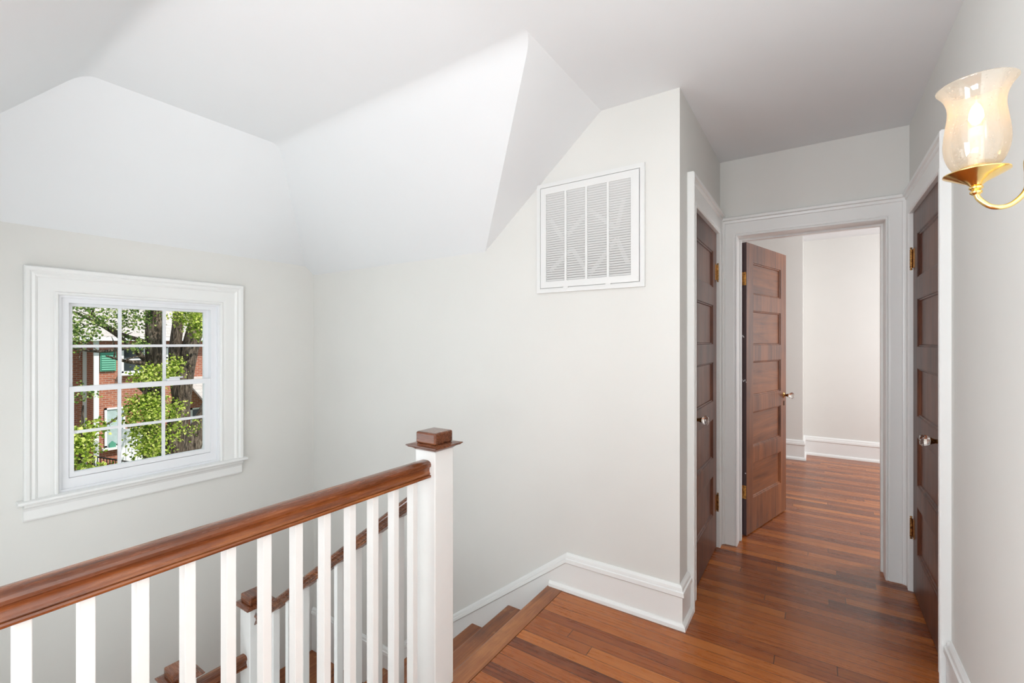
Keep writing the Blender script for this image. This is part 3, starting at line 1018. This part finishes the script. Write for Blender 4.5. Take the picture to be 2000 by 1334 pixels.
rb = thing('stair_railing', (-1.9, NY, -0.6), 'sloping stair railing behind the foreground balusters, dark handrail descending left', 'railing')
bm = bmesh.new()
SR = 0.733
xa, xb = NX - NW / 2, -2.572 + NW / 2
za = 0.684 + SR * (xa + 1.392)
zb = za + SR * (xb - xa)
rail(bm, (xa, NY, za + 0.004), (xb, NY, zb + 0.004), (0, 1, 0))
obj('handrail', bm, M['rail_x'], rb, smooth=True, sharp=24)
k = 0
for i in range(5):
    for j in range(2):
        x = -1.222 - RUN * (i + 1) + 0.065 + j * RUN / 2
        if x > -1.34 or x < xb + 0.03:
            continue
        bm = bmesh.new()
        zt_ = 0.684 + SR * (x + 1.392) - 0.045
        # top cut to the slope of the rail
        prism(bm, [(x - 0.0115, NY - 0.016, -RISE * (i + 1)), (x + 0.0115, NY - 0.016, -RISE * (i + 1)),
                   (x + 0.0115, NY - 0.016, zt_ + SR * 0.0115), (x - 0.0115, NY - 0.016, zt_ - SR * 0.0115)], (0, 0.032, 0))
        obj('baluster', bm, M['baluster'], rb)

rc = thing('stair_railing', (-2.575, 1.12, ZLAND), 'short level railing between the two lower newel posts', 'railing')
bm = bmesh.new()
rail(bm, (-2.575, 0.948 + NW / 2, -0.366), (-2.575, NY - NW / 2, -0.366), (1, 0, 0))
obj('handrail', bm, M['rail'], rc, smooth=True, sharp=24)
for y in (1.08, 1.17):
    bm = boxes((-2.591, -2.559, y - 0.0115, y + 0.0115, ZLAND, -0.425))
    obj('baluster', bm, M['baluster'], rc)

# ------------------------------------------------------------------ wall sconce
SX, SY, SZ = 0.236, 1.12, 1.626       # centre of the drip pan top
sc = thing('wall_sconce', (XR, SY, SZ), 'lit brass candle sconce with a flared clear glass shade on the right wall', 'wall lamp')
T0 = Matrix.Translation((SX, SY, SZ))
bm = bmesh.new()
lathe(bm, [(0.0, -0.024), (0.006, -0.024), (0.009, -0.021), (0.013, -0.017), (0.026, -0.010), (0.040, -0.002), (0.0435, 0.0), (0.0435, 0.0015), (0.040, 0.001), (0.026, -0.006), (0.012, -0.009), (0.0, -0.009)], T0, 48)
obj('drip_pan', bm, M['brass'], sc, smooth=True)
bm = bmesh.new()
lathe(bm, [(0.0, -0.010), (0.0215, -0.010), (0.0225, -0.004), (0.0225, 0.010), (0.0212, 0.0115), (0.0205, 0.008), (0.0205, -0.006), (0.0, -0.006)], T0, 40)
obj('shade_holder', bm, M['brass'], sc, smooth=True)
bm = bmesh.new()
lathe(bm, [(0.0, -0.038), (0.005, -0.038), (0.0085, -0.035), (0.0085, -0.032), (0.0055, -0.030), (0.0095, -0.027), (0.0095, -0.024), (0.0, -0.024)], T0, 24)
obj('finial', bm, M['brass'], sc, smooth=True)
arm = spline([(SX, SY, SZ - 0.034), (SX + 0.004, SY, SZ - 0.046), (SX + 0.020, SY, SZ - 0.062), (SX + 0.042, SY, SZ - 0.062), (SX + 0.060, SY, SZ - 0.042), (SX + 0.062, SY, SZ - 0.016),
              (SX + 0.062, SY, SZ + 0.012), (SX + 0.072, SY, SZ + 0.028), (SX + 0.092, SY, SZ + 0.030), (SX + 0.120, SY, SZ + 0.008), (SX + 0.155, SY, SZ - 0.020), (XR - 0.012, SY, SZ - 0.028)], 8)
bm = bmesh.new()
tube(bm, arm, 0.0042, 14)
obj('arm', bm, M['brass'], sc, smooth=True)
bm = bmesh.new()
lathe(bm, [(0.0, 0.0), (0.052, 0.0), (0.052, 0.004), (0.040, 0.010), (0.018, 0.014), (0.010, 0.022), (0.0, 0.024)],
      Matrix.Translation((XR - 0.0005, SY, SZ - 0.028)) @ Matrix.Rotation(math.radians(-90), 4, 'Y'), 40)
obj('wall_plate', bm, M['brass'], sc, smooth=True)
bm = bmesh.new()
lathe(bm, [(0.0, -0.006), (0.0105, -0.006), (0.0105, 0.078), (0.0095, 0.080), (0.0, 0.080)], T0, 24)
obj('candle_sleeve', bm, M['plastic'], sc, smooth=True)
bm = bmesh.new()
lathe(bm, [(0.0, 0.080), (0.006, 0.081), (0.0105, 0.090), (0.0120, 0.098), (0.0108, 0.108), (0.0070, 0.121), (0.0030, 0.131), (0.0010, 0.137), (0.0, 0.138)], T0, 28)
bulb_t = NT('bulb_glass')
bg_tr = bulb_t.n('ShaderNodeBsdfTransparent', {'Color': (1, 0.93, 0.8, 1)})
bg_gl = bulb_t.n('ShaderNodeBsdfGlossy', {'Roughness': 0.03, 'Color': (1, 0.95, 0.85, 1)})
bg_mx = bulb_t.n('ShaderNodeMixShader', {0: 0.12, 1: bg_tr.outputs[0], 2: bg_gl.outputs[0]})
bulb_t.t.links.new(bg_mx.outputs[0], bulb_t.out.inputs[0])
bulb = obj('bulb', bm, bulb_t.m, sc, smooth=True)
bm = bmesh.new()
lathe(bm, [(0.0, 0.084), (0.0055, 0.087), (0.0104, 0.097), (0.0098, 0.107), (0.0058, 0.119), (0.0, 0.125)], T0, 20)
obj('filament', bm, M['bulb'], bulb, smooth=True)
bm = bmesh.new()
outer = [(0.0195, 0.002), (0.024, 0.006), (0.033, 0.018), (0.0395, 0.036), (0.0415, 0.055), (0.0400, 0.076), (0.0370, 0.098), (0.0355, 0.114), (0.0375, 0.130), (0.0435, 0.145), (0.0515, 0.156)]
pr = [(r, z) for r, z in spline([(r, 0, z) for r, z in outer], 4) for _ in (0,)] if False else [(p.x, p.z) for p in spline([(r, 0, z) for r, z in outer], 4)]
lathe(bm, pr, T0, 64, caps=False)
sh = obj('glass_shade', bm, M['shade'], sc, smooth=True)
md = sh.modifiers.new('thickness', 'SOLIDIFY')
md.thickness = 0.0018
sh['label'] = 'flared seeded glass hurricane shade'
light('sconce_bulb_light', 'POINT', (SX, SY, SZ + 0.145), (SX, SY, 0), 0.035, (1.0, 0.72, 0.42), (0.012,))

# ------------------------------------------------------------------ outside: ground, neighbour house
bm = boxes((-60, -3.6, -20, 40, -6.2, -6.0))
tag(obj('ground', bm, M['grass']), 'green lawn between the houses', 'ground', kind='structure')

hs = thing('neighbour_house', (-24, 8, -6), 'red brick house with pale roof seen through the window', 'house')
bm = bmesh.new()
box(bm, -33, -24, 5.86, 16, -6, 1.50)
box(bm, -33, -25.0, -4, 6.2, -6, 1.499)
obj('brick_wall', bm, M['brick'], hs)
bm = boxes((-24.0 + .0, -23.93, 5.86, 6.02, -6, 1.42), (-24.95, -24.82, 5.76, 5.90, -6, 1.35))
obj('downpipe', bm, M['ext_white'], hs)
bm = bmesh.new()
prism(bm, [(-23.55, -5, 1.45), (-23.55, -5, 1.55), (-34, -5, 8.6), (-34, -5, 8.4)], (0, 22, 0))
obj('roof', bm, M['shingle'], hs)
bm = boxes((-23.60, -23.48, -5, 17, 1.36, 1.50))
obj('gutter', bm, M['ext_white'], hs)


def house_window(y0, y1, z0, z1, mat, sill=True, x=-24.0, fr=0.07, nm='window'):
    b = bmesh.new()
    for (p, q, r, s) in ((y0, y0 + fr, z0, z1), (y1 - fr, y1, z0, z1), (y0, y1, z0, z0 + fr), (y0, y1, z1 - fr, z1), (y0, y1, (z0 + z1) / 2 - .03, (z0 + z1) / 2 + .03)):
        box(b, x, x + 0.06, p, q, r, s)
    if sill:
        box(b, x, x + 0.22, y0 - .08, y1 + .08, z0 - 0.10, z0)
    w_ = obj(nm, b, M['ext_white'], hs)
    b = boxes((x + 0.005, x + 0.02, y0 + fr, y1 - fr, z0 + fr, z1 - fr))
    obj('window_pane', b, mat, w_)


house_window(6.74, 7.56, 0.02, 1.12, M['dark_pane'])
house_window(6.20, 6.86, -2.98, -1.38, M['curtain'])
house_window(8.3, 9.0, 0.1, 1.12, M['dark_pane'])
bm = bmesh.new()
box(bm, -23.99, -23.93, 6.06, 6.56, 0.12, 0.98)
for k in range(9):
    prism(bm, [(-23.93, 6.10, 0.16 + k * .09), (-23.90, 6.10, 0.17 + k * .09), (-23.93, 6.10, 0.235 + k * .09)], (0, 0.42, 0))
s_ = obj('shutter', bm, M['teal'], hs)
s_['label'] = 'green louvred shutter'
# lean-to porch on the right
bm = bmesh.new()
prism(bm, [(-22.0, 9.0, -1.32), (-22.0, 9.0, -1.22), (-24, 9.0, -0.30), (-24, 9.0, -0.40)], (0, 6, 0))
obj('porch_roof', bm, M['shingle'], hs)
bm = boxes((-22.1, -22.0, 9.0, 15, -1.52, -1.30), (-22.3, -22.1, 9.0, 9.16, -6, -1.5), (-22.3, -22.1, 10.3, 10.46, -6, -1.5))
obj('porch_beam', bm, M['ext_white'], hs)
house_window(9.25, 9.80, -2.75, -1.75, M['dark_pane'], nm='porch_window')
# pale panelled enclosure, railing, birdhouse: things of their own
bm = boxes((-22.9, -22.8, 6.35, 7.1, -6, -2.15))
for k in range(4):
    box(bm, -22.8, -22.78, 6.36 + k * 0.19, 6.36 + k * 0.19 + 0.13, -6, -2.2)
tag(obj('garden_screen', bm, M['ext_white']), 'white panelled garden screen behind the leafy branches, below the brick wall', 'screen')
bm = bmesh.new()
rx = -22.6
for k in range(12):
    y = 5.55 + k * 0.09
    zt = -3.0 - 0.42 * (y - 5.55)
    box(bm, rx - .012, rx + .012, y - .012, y + .012, zt - 0.95, zt)
tube(bm, [(rx, 5.50, -2.98), (rx, 6.60, -3.44)], 0.03, 8)
tube(bm, [(rx, 5.50, -3.90), (rx, 6.60, -4.36)], 0.02, 8)
for y in (5.50, 6.60):
    box(bm, rx - .02, rx + .02, y - .02, y + .02, -6, -2.96 - .42 * (y - 5.5))
tag(obj('iron_railing', bm, M['black_iron']), 'black iron step railing below the neighbouring brick window', 'railing')
bm = bmesh.new()
prism(bm, [(-23.80, 6.32, -2.98), (-23.80, 6.52, -2.98), (-23.80, 6.52, -2.83), (-23.80, 6.42, -2.73), (-23.80, 6.32, -2.83)], (-0.12, 0, 0))
tag(obj('birdhouse', bm, M['teal']), 'small green birdhouse on the neighbouring window sill', 'birdhouse')

# ------------------------------------------------------------------ outside: trees


def leaves(bm, clusters, size=0.06, seed=1):
    r = random.Random(seed)
    for (cx, cy, cz, rx_, ry_, rz_, n) in clusters:
        # leaves sit in small sprays
        sprays = max(1, n // 5)
        for _ in range(sprays):
            while True:
                u, v, w = r.uniform(-1, 1), r.uniform(-1, 1), r.uniform(-1, 1)
                if u * u + v * v + w * w < 1:
                    break
            sx, sy, sz = cx + u * rx_, cy + v * ry_, cz + w * rz_
            for _k in range(9):
                p = Vector((sx + r.gauss(0, .07), sy + r.gauss(0, .07), sz + r.gauss(0, .05)))
                s = size * r.uniform(0.40, 0.90)
                nrm = Vector((r.gauss(0.5, 0.7), r.gauss(0, 0.7), r.gauss(0.6, 0.6))).normalized()
                t1 = nrm.orthogonal().normalized()
                t1.rotate(Matrix.Rotation(r.uniform(0, 6.28), 3, nrm))
                t2 = nrm.cross(t1)
                vs = [bm.verts.new(p + t1 * a * s + t2 * b * s + nrm * c * s) for a, b, c in
                      ((0, -0.5, 0), (0.42, -0.05, 0.08), (0.30, 0.38, 0.02), (0, 0.30, -0.03), (-0.30, 0.38, 0.02), (-0.42, -0.05, 0.08))]
                bm.faces.new(vs)
    return bm


def branchy(bm, start, ends, r0, seed=0):
    r = random.Random(seed)
    for e in ends:
        s, e = Vector(start), Vector(e)
        mid = (s + e) / 2 + Vector((r.uniform(-.1, .1), r.uniform(-.15, .15), r.uniform(-.15, .15)))
        pts = spline([s, mid, e], 5)
        tube(bm, pts, [r0 * (1 - 0.75 * i / (len(pts) - 1)) for i in range(len(pts))], 7)
        for q in range(4):
            p = pts[2 + 2 * q]
            d = Vector((r.uniform(-.3, .3), r.uniform(-.45, .45), r.uniform(-.25, .45)))
            pp = spline([p, p + d * 0.5 + Vector((0, 0, .04)), p + d], 3)
            tube(bm, pp, [r0 * 0.3 * (1 - 0.7 * i / (len(pp) - 1)) for i in range(len(pp))], 5)


# middle tree
tr = thing('tree', (-12, 3.9, -6), 'tree with a straight dark trunk behind the middle window panes', 'tree', group='trees outside the window')
bm = bmesh.new()
tube(bm, spline([(-12.0, 3.86, -6.0), (-12.0, 3.90, -2.5), (-12.0, 3.92, 0.0), (-12.0, 3.93, 2.2), (-12.05, 3.95, 5.5)], 5),
     [0.30, 0.27, 0.25, 0.22, 0.20, 0.19, 0.18, 0.175, 0.17, 0.165, 0.16, 0.155, 0.15, 0.15, 0.15, 0.145, 0.14, 0.13, 0.12, 0.10, 0.08], 14)
obj('trunk', bm, M['bark'], tr, smooth=True)
bm = bmesh.new()
branchy(bm, (-12, 3.85, 0.85), [(-11.5, 3.0, 1.05), (-11.8, 2.6, 1.9)], 0.06, 3)
branchy(bm, (-12, 3.85, 0.1), [(-11.4, 3.1, 0.5), (-11.3, 2.9, -0.3)], 0.04, 5)
branchy(bm, (-12, 3.85, 1.3), [(-11.7, 2.7, 2.0), (-11.6, 2.5, 1.2)], 0.05, 9)
obj('branch', bm, M['bark'], tr, smooth=True)
bm = bmesh.new()
leaves(bm, [(-11.5, 2.75, 1.75, .5, .42, .42, 520), (-11.5, 2.45, 1.45, .4, .25, .35, 260), (-11.7, 3.45, 1.85, .5, .30, .45, 420), (-11.4, 3.75, 2.15, .3, .35, .18, 160),
            (-11.6, 2.6, 0.35, .4, .3, .16, 120), (-11.5, 3.5, 1.3, .3, .12, .25, 90)], 0.07, 11)
obj('crown', bm, M['leaf_green'], tr)
# climbing bright growth round the middle trunk
iv = thing('ivy', (-11.5, 3.8, -6), 'bright green leafy climber wrapped around the middle trunk', 'climbing plant')
bm = bmesh.new()
tube(bm, spline([(-11.6, 3.72, -6), (-11.62, 3.80, -2.5), (-11.6, 3.7, -0.5), (-11.6, 3.6, 0.7)], 6), 0.035, 8)
obj('stem', bm, M['bark'], iv, smooth=True)
bm = bmesh.new()
leaves(bm, [(-11.4, 3.72, 0.62, .3, .36, .26, 420), (-11.4, 3.62, -0.10, .35, .40, .38, 900), (-11.4, 3.65, -0.75, .35, .34, .42, 560),
            (-11.4, 4.15, -0.35, .2, .12, .45, 190), (-11.3, 3.45, -0.55, .2, .12, .2, 90), (-11.4, 4.12, 0.75, .2, .14, .3, 170)], 0.075, 21)
obj('foliage', bm, M['leaf_bright'], iv)

# leaning big tree on the right
tr2 = thing('tree', (-12, 4.4, -6), 'thick leaning furrowed tree trunk behind the right window panes', 'tree', group='trees outside the window')
bm = bmesh.new()
tube(bm, spline([(-12.0, 4.30, -6), (-12.0, 4.30, -3), (-12.0, 4.32, -1.15), (-12, 4.44, -0.1), (-12, 4.57, 0.9), (-12.0, 4.80, 1.9), (-12.0, 5.2, 3.4)], 4),
     [0.34, 0.31, 0.29, 0.27, 0.25, 0.24, 0.225, 0.215, 0.205, 0.20, 0.195, 0.19, 0.185, 0.18, 0.18, 0.175, 0.175, 0.17, 0.17, 0.165, 0.16, 0.155, 0.15, 0.14, 0.13], 14)
t_ = obj('trunk', bm, M['bark'], tr2, smooth=True)
bm = bmesh.new()
tube(bm, spline([(-12.02, 4.40, 0.1), (-12.1, 4.36, 1.0), (-12.1, 4.43, 1.9), (-12.1, 4.50, 3.2)], 4), [0.13, 0.13, 0.13, 0.125, 0.12, 0.12, 0.115, 0.11, 0.10, 0.10, 0.09, 0.08, 0.07], 12)
obj('branch', bm, M['bark'], tr2, smooth=True)
bm = bmesh.new()
leaves(bm, [(-11.3, 4.42, 1.80, .3, .26, .26, 420), (-11.4, 4.62, 1.50, .25, .18, .14, 130), (-11.5, 4.10, 1.9, .2, .12, .2, 60)], 0.075, 31)
obj('crown', bm, M['leaf_bright'], tr2)
# bright sapling lower left
sp2 = thing('sapling', (-10.8, 2.35, -6), 'sunlit yellow-green young tree at the lower left of the window', 'tree', group='trees outside the window')
bm = bmesh.new()
tube(bm, spline([(-10.8, 2.35, -6), (-10.8, 2.30, -3), (-10.8, 2.45, -1.0), (-10.8, 2.5, 0.2)], 5), [0.06 - 0.003 * i for i in range(16)], 8)
obj('trunk', bm, M['bark'], sp2, smooth=True)
bm = bmesh.new()
leaves(bm, [(-10.8, 2.42, -0.42, .35, .27, .26, 480), (-10.8, 2.40, -0.98, .35, .24, .36, 420), (-10.8, 2.66, -0.22, .2, .22, .12, 100), (-10.8, 2.30, -1.5, .3, .3, .3, 160), (-10.8, 2.75, -1.0, .2, .16, .12, 70)], 0.08, 41)
obj('crown', bm, M['leaf_bright'], sp2)
# leaning stump at the lower right
st2 = thing('tree', (-13, 5.1, -6), 'low shaded trunk at the bottom right corner of the window view', 'tree', group='trees outside the window')
bm = bmesh.new()
tube(bm, spline([(-13.2, 4.75, -6), (-13.2, 4.85, -3), (-13.2, 5.05, -1.5), (-13.2, 5.45, -0.55), (-13.2, 5.8, 0.3)], 4), [0.34 - 0.012 * i for i in range(17)], 12)
obj('trunk', bm, M['bark'], st2, smooth=True)
bm = bmesh.new()
leaves(bm, [(-12.6, 4.95, -0.75, .2, .16, .2, 50), (-11.4, 4.32, -1.32, .2, .2, .12, 120)], 0.07, 51)
obj('crown', bm, M['leaf_bright'], st2)
# green tree mass far behind on the right
tf = thing('tree', (-19, 8.3, -6), 'hazy green tree standing furthest back beside the right pane', 'tree', group='trees outside the window')
bm = bmesh.new()
tube(bm, [(-19, 8.4, -6), (-19, 8.3, 2.0)], [0.25, 0.16], 10)
obj('trunk', bm, M['bark'], tf, smooth=True)
bm = bmesh.new()
leaves(bm, [(-19, 8.2, 2.6, .8, .7, .9, 900)], 0.12, 61)
obj('crown', bm, M['leaf_green'], tf)
